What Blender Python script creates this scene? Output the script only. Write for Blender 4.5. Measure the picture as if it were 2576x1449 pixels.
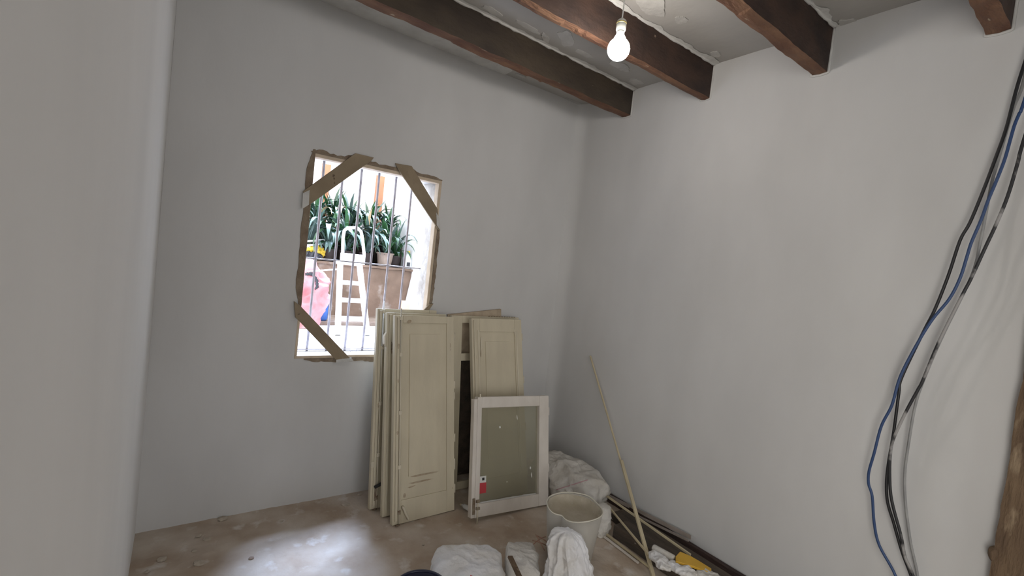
import bpy, bmesh, math, random
from mathutils import Vector, Matrix, noise
random.seed(7)
for o in list(bpy.data.objects): bpy.data.objects.remove(o, do_unlink=True)
S = bpy.context.scene
C = S.collection
# ------------------------------------------------------------------ camera
FPX, YAW, PITCH, ROLL, CX, CY, CZ = 1176.09, 0.620962, -0.042647, 0.110968, -2.49704, -2.81100, 1.5
RH = 2.829          # room height
def cam_axes():
    cy, sy = math.cos(YAW), math.sin(YAW)
    f = Vector((sy*math.cos(PITCH), cy*math.cos(PITCH), math.sin(PITCH)))
    r = Vector((cy, -sy, 0)); u = r.cross(f)
    return r*math.cos(ROLL)+u*math.sin(ROLL), -r*math.sin(ROLL)+u*math.cos(ROLL), f
AR, AU, AF = cam_axes()
cd = bpy.data.cameras.new('camera'); cam = bpy.data.objects.new('camera', cd); C.objects.link(cam)
cam.matrix_world = Matrix(((AR.x, AU.x, -AF.x, CX), (AR.y, AU.y, -AF.y, CY), (AR.z, AU.z, -AF.z, CZ), (0, 0, 0, 1)))
cd.sensor_width = 36; cd.lens = FPX/2576*36; cd.clip_start = 0.02
S.camera = cam
# ------------------------------------------------------------------ sky, sun, exposure
S.view_settings.view_transform = 'Standard'; S.view_settings.look = 'None'
S.view_settings.exposure = 0; S.view_settings.gamma = 1; S.view_settings.use_curve_mapping = False
SKY, SUN, BULB, REAR_FILL, LEFT_FILL = 5.0, 16.0, 88.0, 46.0, 28.5
XL, YB = -2.585, -3.75
w = bpy.data.worlds.new('sky'); S.world = w; w.use_nodes = True
bg = w.node_tree.nodes['Background']; bg.inputs[0].default_value = (.86, .92, 1, 1); bg.inputs[1].default_value = SKY
sl = bpy.data.lights.new('sun', 'SUN'); sl.energy = SUN; sl.angle = math.radians(16); sl.color = (.52, .67, 1)
so = bpy.data.objects.new('sun', sl); C.objects.link(so)
so.rotation_euler = Vector((.20, .45, 1)).to_track_quat('Z', 'Y').to_euler()
# unseen fill lamp added behind the camera, shining through the wide rear opening
dl = bpy.data.lights.new('rear_fill_lamp', 'AREA'); dl.shape = 'RECTANGLE'; dl.size = 2.2; dl.size_y = 1.7
dl.energy = REAR_FILL; dl.color = (.97, .98, 1)
do = bpy.data.objects.new('rear_fill_lamp', dl); C.objects.link(do); do.location = (-1.35, -6.35, 1.5)
do.rotation_euler = Vector((0, -1, 0)).to_track_quat('Z', 'Y').to_euler()

# unseen fill lamp added at the left wall opening just behind the camera
ll = bpy.data.lights.new('left_fill_lamp', 'AREA'); ll.shape = 'RECTANGLE'; ll.size = .68; ll.size_y = 1.9
ll.energy = LEFT_FILL; ll.color = (1, .975, .93)
lo = bpy.data.objects.new('left_fill_lamp', ll); C.objects.link(lo); lo.location = (XL-.22, -3.36, 1.2)
lo.rotation_euler = Vector((-1, 0, 0)).to_track_quat('Z', 'Y').to_euler()

def P(px, py, ax, val):
    """point of the real plane (axis ax = val) seen at a place of the photograph"""
    d = AF + AR*((px-1288)/FPX) - AU*((py-724.5)/FPX)
    c = Vector((CX, CY, CZ)); t = (val-c[ax])/d[ax]
    return c + d*t

# ------------------------------------------------------------------ materials
M = {}
def mat(name, col, rough=.8, col2=None, scale=6, detail=5, bump=0, bscale=40, metal=0, ramp=(.35, .65), col3=None, s3=20, r3=(.62, .68),
        trans=0, spec=.5, stretch=None, rand=0):
    m = bpy.data.materials.new(name); m.use_nodes = True; nt = m.node_tree; b = nt.nodes['Principled BSDF']
    b.inputs['Base Color'].default_value = (*col, 1); b.inputs['Roughness'].default_value = rough
    b.inputs['Metallic'].default_value = metal; b.inputs['Specular IOR Level'].default_value = spec
    if trans: b.inputs['Transmission Weight'].default_value = trans
    tc = nt.nodes.new('ShaderNodeTexCoord'); src = tc.outputs['Object']
    if stretch:
        mp = nt.nodes.new('ShaderNodeMapping'); mp.inputs['Scale'].default_value = stretch
        nt.links.new(src, mp.inputs[0]); src = mp.outputs[0]
    last = None
    def layer(base, c, sc, rr, det):
        n = nt.nodes.new('ShaderNodeTexNoise'); n.inputs['Scale'].default_value = sc; n.inputs['Detail'].default_value = det
        nt.links.new(src, n.inputs['Vector'])
        r = nt.nodes.new('ShaderNodeValToRGB'); r.color_ramp.elements[0].position = rr[0]; r.color_ramp.elements[1].position = rr[1]
        nt.links.new(n.outputs['Fac'], r.inputs[0])
        mx = nt.nodes.new('ShaderNodeMix'); mx.data_type = 'RGBA'
        nt.links.new(r.outputs[0], mx.inputs['Factor'])
        if base is None: mx.inputs['A'].default_value = (*col, 1)
        else: nt.links.new(base, mx.inputs['A'])
        mx.inputs['B'].default_value = (*c, 1)
        return mx.outputs['Result']
    if col2: last = layer(None, col2, scale, ramp, detail)
    if col3: last = layer(last, col3, s3, r3, 6)
    if rand:
        oi = nt.nodes.new('ShaderNodeObjectInfo'); hs = nt.nodes.new('ShaderNodeHueSaturation')
        mr = nt.nodes.new('ShaderNodeMapRange'); mr.inputs['To Min'].default_value = 1-rand; mr.inputs['To Max'].default_value = 1+rand
        nt.links.new(oi.outputs['Random'], mr.inputs['Value']); nt.links.new(mr.outputs[0], hs.inputs['Value'])
        if last is None: hs.inputs['Color'].default_value = (*col, 1)
        else: nt.links.new(last, hs.inputs['Color'])
        last = hs.outputs[0]
    if last is not None: nt.links.new(last, b.inputs['Base Color'])
    if bump:
        n = nt.nodes.new('ShaderNodeTexNoise'); n.inputs['Scale'].default_value = bscale; n.inputs['Detail'].default_value = 6
        nt.links.new(src, n.inputs['Vector'])
        bp = nt.nodes.new('ShaderNodeBump'); bp.inputs['Strength'].default_value = bump; bp.inputs['Distance'].default_value = .02
        nt.links.new(n.outputs['Fac'], bp.inputs['Height']); nt.links.new(bp.outputs[0], b.inputs['Normal'])
    M[name] = m; return m
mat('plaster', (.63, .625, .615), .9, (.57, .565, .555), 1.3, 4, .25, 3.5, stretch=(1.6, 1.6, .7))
mat('plaster_left', (.79, .785, .77), .9, (.73, .725, .71), 1.3, 4, .2, 3.5, stretch=(1.6, 1.6, .7))  # plaster again, lighter to stand in for light on the left wall
mat('ceiling', (.37, .355, .335), .9, (.43, .415, .39), 2.2, 4, .15, 12)
mat('filler_dull', (.51, .50, .475), .9, (.44, .43, .41), 12, 5, .3, 30)
mat('crumb', (.50, .44, .36), .9, (.42, .36, .29), 40, 4)
mat('tan_wood', (.52, .43, .32), .85, (.40, .32, .23), 14, 5, .3, 30)
mat('filler', (.62, .615, .59), .9, (.52, .51, .49), 9, 5, .3, 30)
mat('floor', (.40, .31, .23), .75, (.58, .51, .43), 4.5, 9, .6, 12, ramp=(.36, .68), col3=(.64, .60, .55), s3=11, r3=(.58, .74))
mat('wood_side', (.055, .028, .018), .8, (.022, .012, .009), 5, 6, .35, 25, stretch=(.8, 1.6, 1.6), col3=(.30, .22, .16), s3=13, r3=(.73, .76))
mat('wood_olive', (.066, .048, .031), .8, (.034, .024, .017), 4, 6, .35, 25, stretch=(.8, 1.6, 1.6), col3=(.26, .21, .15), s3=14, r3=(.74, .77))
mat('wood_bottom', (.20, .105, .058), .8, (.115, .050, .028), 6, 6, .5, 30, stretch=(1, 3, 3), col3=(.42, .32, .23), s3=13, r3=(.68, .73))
mat('cream', (.64, .575, .43), .5, (.57, .51, .38), 5, 6, .1, 30, stretch=(2, 2, .6), col3=(.17, .12, .08), s3=11, r3=(.755, .78))
mat('cream_light', (.68, .62, .49), .5, (.60, .54, .42), 5, 6, .1, 30, col3=(.20, .15, .10), s3=14, r3=(.73, .76))
mat('sash_white', (.72, .67, .61), .55, (.64, .59, .53), 6, 6, .15, 30, stretch=(2, 2, 1), col3=(.25, .20, .15), s3=16, r3=(.74, .77))
mat('scuff_shade', (.36, .28, .19), .8, (.48, .40, .29), 40, 5)
mat('old_metal', (.36, .31, .23), .5, (.16, .10, .06), 30, 5, metal=.3)
mat('rod_metal', (.32, .31, .30), .4, metal=.7)
mat('black_metal', (.02, .02, .02), .5)
mat('bar_metal', (.50, .47, .50), .5, (.34, .31, .33), 20, 4, metal=.2)
mat('brown_mortar', (.20, .145, .10), .95, (.30, .24, .175), 14, 6, .8, 40)
mat('brace_wood', (.30, .235, .155), .8, (.24, .185, .12), 7, 5, .3, 30, col3=(.12, .08, .05), s3=30, r3=(.70, .74))
mat('frame_cream', (.66, .54, .40), .6, (.52, .42, .31), 12, 4)
mat('reveal', (.70, .67, .63), .9, (.50, .46, .42), 9, 6, .5, 30, ramp=(.45, .7))
mat('white_stone', (.85, .84, .84), .7, (.75, .74, .73), 9, 4)
mat('paving', (.72, .70, .68), .8, (.60, .57, .54), 5, 5, .2, 20)
mat('mud', (.22, .155, .115), .9, (.36, .29, .24), 6, 6, .6, 20)
mat('garden_wall', (.27, .185, .135), .95, (.17, .115, .08), 3.2, 7, .5, 14, col3=(.40, .34, .29), s3=5, r3=(.6, .72))
mat('white_wall', (.86, .86, .86), .8)
mat('orange_wood', (.42, .19, .10), .7, (.5, .22, .11), 10, 4)
mat('bucket', (.44, .415, .37), .5, (.40, .375, .33), 7, 5, .1, 20)
mat('bucket_rim', (.62, .59, .50), .5)
mat('residue', (.42, .37, .28), .95, (.50, .45, .36), 14, 7, .5, 30, col3=(.16, .13, .09), s3=17, r3=(.66, .73))
mat('sack', (.60, .58, .545), .8, (.50, .47, .42), 7, 6, .35, 60, col3=(.30, .25, .19), s3=13, r3=(.70, .76))
mat('sack_white', (.72, .72, .74), .7, (.60, .57, .52), 5, 6, .3, 60)
mat('pink', (.50, .30, .32), .8)
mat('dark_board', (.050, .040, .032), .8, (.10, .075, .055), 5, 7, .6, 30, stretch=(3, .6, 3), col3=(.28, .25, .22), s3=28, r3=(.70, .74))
mat('red_board', (.055, .028, .022), .8, (.03, .018, .015), 6, 6, .5, 30, stretch=(3, .5, 3))
mat('batten', (.58, .50, .33), .7, (.50, .43, .29), 9, 5)
mat('grey_strip', (.28, .235, .20), .7, (.36, .31, .28), 9, 5)
mat('yellow', (.72, .42, .04), .5, (.62, .36, .03), 9, 4)
mat('red', (.50, .05, .06), .5)
mat('white_plastic', (.75, .75, .72), .4)
mat('cable_black', (.012, .012, .014), .45)
mat('cable_dusty', (.014, .014, .016), .5, (.30, .29, .28), 9, 5, ramp=(.52, .60))
mat('cable_grey', (.22, .22, .22), .5, (.32, .32, .31), 14, 4)
mat('cable_blue', (.022, .055, .15), .45)
mat('post_wood', (.16, .105, .06), .9, (.09, .055, .032), 5, 6, .7, 25, stretch=(3, 3, .7), col3=(.26, .19, .12), s3=9, r3=(.6, .7))
mat('leaf', (.018, .062, .02), .3, (.04, .11, .04), 3, 3, rand=.45)
mat('leaf_pale', (.13, .19, .175), .35, (.07, .12, .10), 3, 3, rand=.4)
mat('dry_leaf', (.55, .38, .22), .7)
mat('soil', (.05, .035, .025), .95)
mat('terracotta', (.36, .28, .22), .8, (.28, .21, .165), 12, 4)
mat('dark_pot', (.05, .035, .03), .8)
mat('teal', (.05, .17, .155), .5)
mat('tarp_red', (.55, .17, .18), .6, (.66, .36, .36), 4, 5, .2, 30)
mat('blue_plastic', (.05, .16, .50), .5)
mat('yellow_bag', (.85, .62, .06), .5, (.75, .5, .05), 9, 4)
mat('black_bag', (.03, .03, .035), .45)
mat('peach', (.85, .55, .35), .7)
mat('copper', (.45, .27, .2), .7)
mat('socket', (.55, .56, .52), .5)
mat('brass', (.6, .5, .2), .35, metal=.8)
mat('dark_rim', (.012, .014, .035), .35)
m = bpy.data.materials.new('bulb_light'); m.use_nodes = True
b_ = m.node_tree.nodes['Principled BSDF']; b_.inputs['Emission Color'].default_value = (1, .93, .86, 1)
b_.inputs['Emission Strength'].default_value = BULB; M['bulb_light'] = m
# pane: thin dusty glass
m = bpy.data.materials.new('pane'); m.use_nodes = True; nt = m.node_tree
b_ = nt.nodes['Principled BSDF']; b_.inputs['Base Color'].default_value = (.44, .42, .34, 1); b_.inputs['Roughness'].default_value = .25
tr = nt.nodes.new('ShaderNodeBsdfTransparent'); tr.inputs[0].default_value = (.88, .875, .80, 1)
ms = nt.nodes.new('ShaderNodeMixShader'); ms.inputs[0].default_value = .34
nt.links.new(tr.outputs[0], ms.inputs[1]); nt.links.new(b_.outputs[0], ms.inputs[2]); nt.links.new(ms.outputs[0], nt.nodes['Material Output'].inputs[0])
M['pane'] = m

# ------------------------------------------------------------------ mesh helpers
def new(): return bmesh.new()
def box(bm, a, b, mi=0):
    x0, y0, z0 = [min(a[i], b[i]) for i in range(3)]; x1, y1, z1 = [max(a[i], b[i]) for i in range(3)]
    v = [bm.verts.new(p) for p in ((x0,y0,z0),(x1,y0,z0),(x1,y1,z0),(x0,y1,z0),(x0,y0,z1),(x1,y0,z1),(x1,y1,z1),(x0,y1,z1))]
    for f in ((0,3,2,1),(4,5,6,7),(0,1,5,4),(1,2,6,5),(2,3,7,6),(3,0,4,7)):
        bm.faces.new([v[i] for i in f]).material_index = mi
    return v
def gridbox(bm, a, b, n, amp, seed=0, fr=9, bottom_mi=None):
    """box with its long axis x cut in n, edges made uneven"""
    x0, y0, z0 = a; x1, y1, z1 = b; rings = []
    for i in range(n+1):
        x = x0+(x1-x0)*i/n; ring = []
        for (y, z) in ((y0, z0), ((y0+y1)/2, z0), (y1, z0), (y1, (z0+z1)/2), (y1, z1), (y0, z1), (y0, (z0+z1)/2)):
            q = noise.noise_vector(Vector((x*fr, y*7+seed, z*7)))*amp + noise.noise_vector(Vector((x*fr*4, y*7+seed, z*9)))*amp*.5
            ring.append(bm.verts.new((x, y+q.y, z+q.z if z < z1 else z)))
        rings.append(ring)
    for i in range(n):
        for k in range(7):
            f = bm.faces.new((rings[i][k], rings[i+1][k], rings[i+1][(k+1) % 7], rings[i][(k+1) % 7]))
            if bottom_mi is not None and k in (0, 1): f.material_index = bottom_mi
    bm.faces.new(rings[0]); bm.faces.new(rings[-1][::-1])
def tube(bm, pts, r, n=8, cap=True, rf=None):
    pts = [Vector(p) for p in pts]; rings = []; up = None
    for i, p in enumerate(pts):
        t = (pts[min(i+1, len(pts)-1)]-pts[max(i-1, 0)]).normalized()
        if up is None: up = t.orthogonal().normalized()
        up = (up - t*up.dot(t)).normalized(); s = t.cross(up)
        rr = r if rf is None else rf(i/(len(pts)-1))
        rings.append([bm.verts.new(p+(up*math.cos(2*math.pi*k/n)+s*math.sin(2*math.pi*k/n))*rr) for k in range(n)])
    for a, b in zip(rings, rings[1:]):
        for k in range(n): bm.faces.new((a[k], a[(k+1) % n], b[(k+1) % n], b[k]))
    if cap: bm.faces.new(rings[0][::-1]); bm.faces.new(rings[-1])
def lathe(bm, prof, n=32, c=(0, 0, 0), rfun=None, close=False):
    rings = []
    for (r, z) in prof:
        rings.append([bm.verts.new((c[0]+r*(rfun(2*math.pi*k/n, z) if rfun else 1)*math.cos(2*math.pi*k/n), c[1]+r*(rfun(2*math.pi*k/n, z) if rfun else 1)*math.sin(2*math.pi*k/n), c[2]+z)) for k in range(n)])
    for a, b in zip(rings, rings[1:]):
        for k in range(n): bm.faces.new((a[k], a[(k+1) % n], b[(k+1) % n], b[k]))
    bm.faces.new(rings[0][::-1]); bm.faces.new(rings[-1])
def prism(bm, pts, nrm):
    """polygon (3D points) given a thickness vector"""
    a = [bm.verts.new(p) for p in pts]; b = [bm.verts.new(Vector(p)+Vector(nrm)) for p in pts]; n = len(a)
    bm.faces.new(a); bm.faces.new(b[::-1])
    for i in range(n): bm.faces.new((a[i], b[i], b[(i+1) % n], a[(i+1) % n]))
def beam_between(bm, p, q, w_, t_, side):
    """rectangular strip from p to q; side = vector of the wide direction"""
    p, q = Vector(p), Vector(q); d = (q-p).normalized(); s = Vector(side); s = (s-d*s.dot(d)).normalized(); u = d.cross(s)
    vs = [[bm.verts.new(c+s*a*w_/2+u*b*t_/2) for a, b in ((-1,-1),(1,-1),(1,1),(-1,1))] for c in (p, q)]
    for k in range(4): bm.faces.new((vs[0][k], vs[0][(k+1) % 4], vs[1][(k+1) % 4], vs[1][k]))
    bm.faces.new(vs[0][::-1]); bm.faces.new(vs[1])
def obj(name, bm, m_, parent=None, smooth=False, bevel=0, origin=None):
    bmesh.ops.recalc_face_normals(bm, faces=bm.faces)
    me = bpy.data.meshes.new(name)
    if origin is not None: bmesh.ops.translate(bm, verts=bm.verts, vec=-Vector(origin))
    bm.to_mesh(me); bm.free()
    o = bpy.data.objects.new(name, me); C.objects.link(o)
    for x in (m_ if isinstance(m_, (list, tuple)) else [m_]): me.materials.append(M[x])
    if smooth:
        for p in me.polygons: p.use_smooth = True
    if bevel:
        bv = o.modifiers.new('bevel', 'BEVEL'); bv.width = bevel; bv.segments = 2; bv.limit_method = 'ANGLE'
    if origin is not None: o.location = origin
    if parent: o.parent = parent
    return o
def tag(o, label, cat, group=None):
    o['label'] = label; o['category'] = cat
    if group: o['group'] = group
    return o
def thing(name, label, cat, loc=(0, 0, 0), rot=None, group=None):
    o = bpy.data.objects.new(name, None); C.objects.link(o); o.empty_display_size = .05
    if isinstance(loc, Matrix): o.matrix_world = loc
    else:
        o.location = loc
        if rot: o.rotation_euler = rot
    return tag(o, label, cat, group)
def struct(name, bm, m_, **k):
    o = obj(name, bm, m_, **k); o['kind'] = 'structure'; return o

# ------------------------------------------------------------------ room shell
XL, YB = -2.585, -3.75
WX0, WX1, WZ0, WZ1, WT = -1.935, -1.14, .868, 2.012, .27      # window hole, wall thickness
def wall_grid(bm, fx, u0, u1, v0, v1, nu, nv, hole=None):
    """gently uneven plaster face: fx(u,v)->point; optional hole in (u,v)"""
    us = [u0+(u1-u0)*i/nu for i in range(nu+1)]; vs = [v0+(v1-v0)*i/nv for i in range(nv+1)]
    if hole:
        us = sorted(set([u for u in us if min(abs(u-hole[0]), abs(u-hole[1])) > .03]+[hole[0], hole[1]]))
        vs = sorted(set([v for v in vs if min(abs(v-hole[2]), abs(v-hole[3])) > .03]+[hole[2], hole[3]]))
    g = [[bm.verts.new(fx(u, v)) for v in vs] for u in us]
    for i in range(len(us)-1):
        for j in range(len(vs)-1):
            if hole and hole[0]-.001 < (us[i]+us[i+1])/2 < hole[1] and hole[2] < (vs[j]+vs[j+1])/2 < hole[3]: continue
            bm.faces.new((g[i][j], g[i+1][j], g[i+1][j+1], g[i][j+1]))
def und(u, v, s, a=.006):      # hand-plastered unevenness
    return noise.noise(Vector((u*1.3, v*.7, s)))*a + noise.noise(Vector((u*4, v*2.2, s+5)))*a*.3
# back wall (with the window); fillets where it meets the side walls are hand-rounded plaster
bm = new()
def fa(u, v):
    y = und(u, v, 1)
    if WX0-.12 < u < WX1+.12 and WZ0-.12 < v < WZ1+.12: y = 0
    d = 0-u
    if d < .05: y -= (.05-max(d, 0))**2/.05*.6

    return (u, y, v)
wall_grid(bm, fa, XL, 0, -.02, RH+.0, 70, 60, (WX0, WX1, WZ0, WZ1))
# thickness of the wall: outer blocks
for a, b in (((XL-.3, .012, -.3), (WX0-.001, WT, RH+.3)), ((WX1+.001, .012, -.3), (.3, WT, RH+.3)), ((WX0-.001, .012, -.3), (WX1+.001, WT, WZ0-.012)), ((WX0-.001, .012, WZ1+.012), (WX1+.001, WT, RH+.3))):
    box(bm, a, b)
struct('wall_back', bm, 'plaster', smooth=False)
for p_ in bpy.data.objects['wall_back'].data.polygons:
    if len(p_.vertices) == 4 and p_.area < .02: p_.use_smooth = True
DY0, DY1, DZ = -2.665, -3.65, 2.1      # doorway in the right wall
bm = new()
def fb(u, v):
    x = -und(u, v, 9, .007); d = min(-u, 99)
    if d < .09: x -= (.09-max(d, 0))**2/.09*.6
    return (x, u, v)
wall_grid(bm, fb, -2.535, 0, -.02, RH, 66, 60)
wall_grid(bm, lambda u, v: (0, u, v), YB, -2.535, DZ, RH, 10, 6)
box(bm, (.012, -2.535, -.3), (.3, WT, RH+.3)); box(bm, (.012, YB-.3, DZ), (.3, -2.536, RH+.3)); box(bm, (0, YB-.3, -.3), (.3, DY1, DZ))
struct('wall_right', bm, 'plaster')
for p_ in bpy.data.objects['wall_right'].data.polygons:
    if p_.area < .02: p_.use_smooth = True
bm = new()
def fl(u, v):
    x = und(u, v, 17, .004); return (XL+x*.5, u, v)
wall_grid(bm, fl, YB, 0, -.02, RH, 60, 40, (-3.72, -3.0, -.02, 2.15))  # unseen opening added to let the left fill light in
box(bm, (XL-.3, -3.0, -.3), (XL-.012, WT, RH+.3)); box(bm, (XL-.3, YB-.3, -.3), (XL-.012, -3.72, RH+.3)); box(bm, (XL-.3, -3.72, 2.15), (XL-.012, -3.0, RH+.3))
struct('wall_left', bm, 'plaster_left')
for p_ in bpy.data.objects['wall_left'].data.polygons:
    if p_.area < .02: p_.use_smooth = True
bm = new(); box(bm, (XL-.5, YB-.2, -.3), (-2.3, YB, RH+.3)); box(bm, (XL-.5, YB, -.3), (XL-.3, -2.9, RH+.3)); box(bm, (-.3, YB-.2, -.3), (.3, YB, RH+.3)); box(bm, (-2.3, YB-.2, 2.45), (-.3, YB, RH+.3)); struct('wall_rear', bm, 'plaster')  # wide opening in the unseen rear wall, added for the rear fill light
# unseen shells added: one holds the rear fill light, one keeps sky out
bm = new()
for a_, b_ in (((-3.6, -6.7, -.3), (.9, -6.5, 3.1)), ((-3.8, -6.7, -.3), (-3.6, YB-.2, 3.1)), ((.9, -6.7, -.3), (1.1, YB-.2, 3.1)), ((-3.6, -6.5, -.3), (.9, YB-.2, -.004)), ((-3.6, -6.5, 2.9), (.9, YB-.2, 3.1)),
               ((-3.6, YB-.25, -.3), (XL-.3, YB-.2, 3.1)), ((.3, YB-.25, -.3), (.9, YB-.2, 3.1))): box(bm, a_, b_)
struct('wall_fill_shell', bm, 'plaster')
bm = new()
for a_, b_ in (((1.3, YB-.2, -.3), (1.4, -2.2, 2.4)), ((.3, YB-.2, -.3), (1.3, YB-.1, 2.4)), ((.3, -2.3, -.3), (1.3, -2.2, 2.4)), ((.3, YB-.1, 2.3), (1.3, -2.3, 2.4)), ((.3, YB-.1, -.3), (1.3, -2.3, -.003))): box(bm, a_, b_)
struct('wall_sky_shell', bm, 'plaster')
bm = new()
n1, n2 = 130, 180
g = [[bm.verts.new((XL-.02+(-XL+.04)*i/n1, YB+(.02-YB)*j/n2, noise.noise(Vector((i*.21, j*.21, 0)))*.0025+max(0, noise.noise(Vector((i*.5, j*.5, 4)))-.30)*.010)) for j in range(n2+1)] for i in range(n1+1)]
for i in range(n1):
    for j in range(n2): bm.faces.new((g[i][j], g[i+1][j], g[i+1][j+1], g[i][j+1]))
box(bm, (XL-.3, YB-.3, -.3), (.9, WT, -.02))
fl_ = struct('floor', bm, 'floor', smooth=True)
bm = new()
n1, n2 = 60, 80
g = [[bm.verts.new((XL-.02+(-XL+.04)*i/n1, YB+(.02-YB)*j/n2, RH+noise.noise(Vector((i*.2, j*.2, 30)))*.004)) for j in range(n2+1)] for i in range(n1+1)]
for i in range(n1):
    for j in range(n2): bm.faces.new((g[i][j], g[i][j+1], g[i+1][j+1], g[i+1][j]))
box(bm, (XL-.3, YB-.3, RH+.03), (.3, WT, RH+.3))
ceil_ = struct('ceiling', bm, 'ceiling', smooth=False)
# filler patches on the plasterboard
def patch(cx, cy, rx, ry, rot, seed, parent=ceil_, z=RH-.004, mname='filler_dull'):
    bm = new(); n = 40; pts = []
    for k in range(n):
        a = 2*math.pi*k/n; q = 1+.12*noise.noise(Vector((math.cos(a)*6, math.sin(a)*6, seed+40)))+.5*noise.noise(Vector((math.cos(a)*1.3+seed*3.1, math.sin(a)*1.3, seed)))
        x, y = math.cos(a)*rx*q, math.sin(a)*ry*q
        pts.append((cx+x*math.cos(rot)-y*math.sin(rot), cy+x*math.sin(rot)+y*math.cos(rot), z))
    prism(bm, pts, (0, 0, .006)); return obj('filler_patch', bm, mname, parent)
bm = new(); va = []; vb = []       # plaster skim by the window wall, also painting in bounce light on the ceiling
for k in range(81):
    x = XL+(-.75-XL)*k/80; va.append(bm.verts.new((x, .01, RH-.005))); vb.append(bm.verts.new((x, -.44-.02*noise.noise(Vector((x*6, 1, 1)))+.34*max(0, (k-50)/30), RH-.005)))
for k in range(80): bm.faces.new((va[k], vb[k], vb[k+1], va[k+1]))
obj('filler_band', bm, 'filler', ceil_)
for i, (px, py, rx, ry, ro) in enumerate([(1715, 50, .03, .022, 0), (1800, 135, .03, .02, 0), (1240, 28, .05, .02, .1), (1330, 68, .075, .018, .1), (1372, 95, .05, .018, .7), (1425, 97, .07, .035, .6),
        (1470, 135, .05, .02, 0), (1210, 158, .06, .014, 0), (1250, 172, .05, .012, .2), (1310, 190, .04, .012, 0), (1640, 10, .10, .05, .4), (1560, 165, .08, .03, .2), (2135, 62, .05, .03, 0), (1600, 205, .05, .03, 0), (1445, 255, .07, .015, 0)]):
    q = P(px, py, 2, RH); patch(q.x, q.y, rx*1.2, ry*1.2, ro, i)

# ------------------------------------------------------------------ beams
BY = [(-.512, -.436), (-1.117, -1.062), (-1.742, -1.674), (-2.362, -2.296), (-2.98, -2.91), (-3.6, -3.53)]
SK = [.034, .006, .016, .02, .01, 0]      # the beams run slightly askew
BL = ['dark brown ceiling beam nearest the window wall, first of the row', 'dark brown ceiling beam passing just behind the lit bulb', 'reddish brown ceiling beam just right of the bulb, third from the window wall',
      'dark brown ceiling beam end at the top right corner above the cables', 'dark brown ceiling beam overhead behind the camera', 'dark brown ceiling beam nearest the rear wall']
ZB = [2.652, 2.632, 2.615, 2.605, 2.61, 2.61]
for i, (a, b) in enumerate(BY):
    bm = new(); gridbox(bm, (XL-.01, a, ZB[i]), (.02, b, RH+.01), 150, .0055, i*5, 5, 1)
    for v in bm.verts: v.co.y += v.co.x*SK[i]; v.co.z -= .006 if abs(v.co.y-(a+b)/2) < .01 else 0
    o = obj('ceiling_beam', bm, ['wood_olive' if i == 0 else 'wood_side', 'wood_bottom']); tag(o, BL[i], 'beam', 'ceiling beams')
    # lumpy plaster along the joint of beam and ceiling
    for s, y in ((-1, a), (1, b)):
        bm = new(); pts = [(XL+(-XL)*k/90, y+(XL+(-XL)*k/90)*SK[i]+s*(.004+.012*abs(noise.noise(Vector((k*.5, i*3+s, 2))))), RH-.002-.008*noise.noise(Vector((k*.35, i, s)))) for k in range(91)]
        tube(bm, pts, .010, 6, rf=lambda t, i=i, s=s: .008+.009*abs(noise.noise(Vector((t*40, i, s)))))
        obj('plaster_fillet', bm, 'filler', ceil_, smooth=True)
    bm = new(); va = []; vb = []
    for k in range(121):      # ragged band of joint filler on the ceiling along the beam
        x = XL-XL*k/120; ww = max(.006, .030+.045*noise.noise(Vector((x*5, i*4, 6)))+.02*noise.noise(Vector((x*19, i*4, 6))))
        va.append(bm.verts.new((x, a+x*SK[i], RH-.0055))); vb.append(bm.verts.new((x, a+x*SK[i]-ww, RH-.004)))
    for k in range(120): bm.faces.new((va[k], va[k+1], vb[k+1], vb[k]))
    obj('filler_band', bm, 'filler', ceil_)
    # ragged plaster collar where the beam enters the right wall
    bm = new(); loop = [(a-.004, RH), (a-.004, ZB[i]-.004), ((a+b)/2, ZB[i]-.008), (b+.004, ZB[i]-.004), (b+.004, RH)]; pts = []
    for (p0, p1) in zip(loop, loop[1:]):
        for k in range(8): pts.append((-.004, p0[0]+(p1[0]-p0[0])*k/8+.004*noise.noise(Vector((k, i, 1))), p0[1]+(p1[1]-p0[1])*k/8+.005*noise.noise(Vector((k, i, 7)))))
    tube(bm, pts, .006, 6); obj('plaster_collar', bm, 'filler', bpy.data.objects['wall_right'], smooth=True)

# ------------------------------------------------------------------ pendant bulb
bc = P(1556, 124, 1, -1.32); top = P(1574, 58, 1, -1.30)
t = thing('pendant_bulb', 'bare lit bulb hanging by a thin wire from the ceiling between beams', 'light bulb', (bc.x, bc.y, RH), group=None)
bm = new(); prof = []
for k in range(15):
    a = -math.pi/2 + math.pi*.80*k/14; prof.append((max(.0005, .048*math.cos(a)), .048*math.sin(a)))
prof += [(.0235, .050), (.0165, .062)]
lathe(bm, prof, 36); bulb = obj('bulb_glass', bm, 'bulb_light', t, smooth=True); bulb.location = (0, 0, bc.z-RH)
bm = new(); lathe(bm, [(.0165, .062), (.0175, .072), (.0145, .078)], 24); o = obj('bulb_neck', bm, 'white_plastic', t, smooth=True); o.location = (0, 0, bc.z-RH)
bm = new(); lathe(bm, [(.019, .078), (.021, .084), (.021, .118), (.017, .124)], 24); o = obj('lamp_holder', bm, 'socket', t, smooth=True); o.location = (0, 0, bc.z-RH)
bm = new(); lathe(bm, [(.0215, .108), (.0225, .111), (.0215, .114)], 24); r_ = obj('ring', bm, 'brass', o, smooth=True)
bm = new(); lathe(bm, [(.012, .124), (.005, .134)], 16); r_ = obj('cap', bm, 'socket', o, smooth=True)
bm = new(); hh = bc.z-RH+.13
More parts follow.
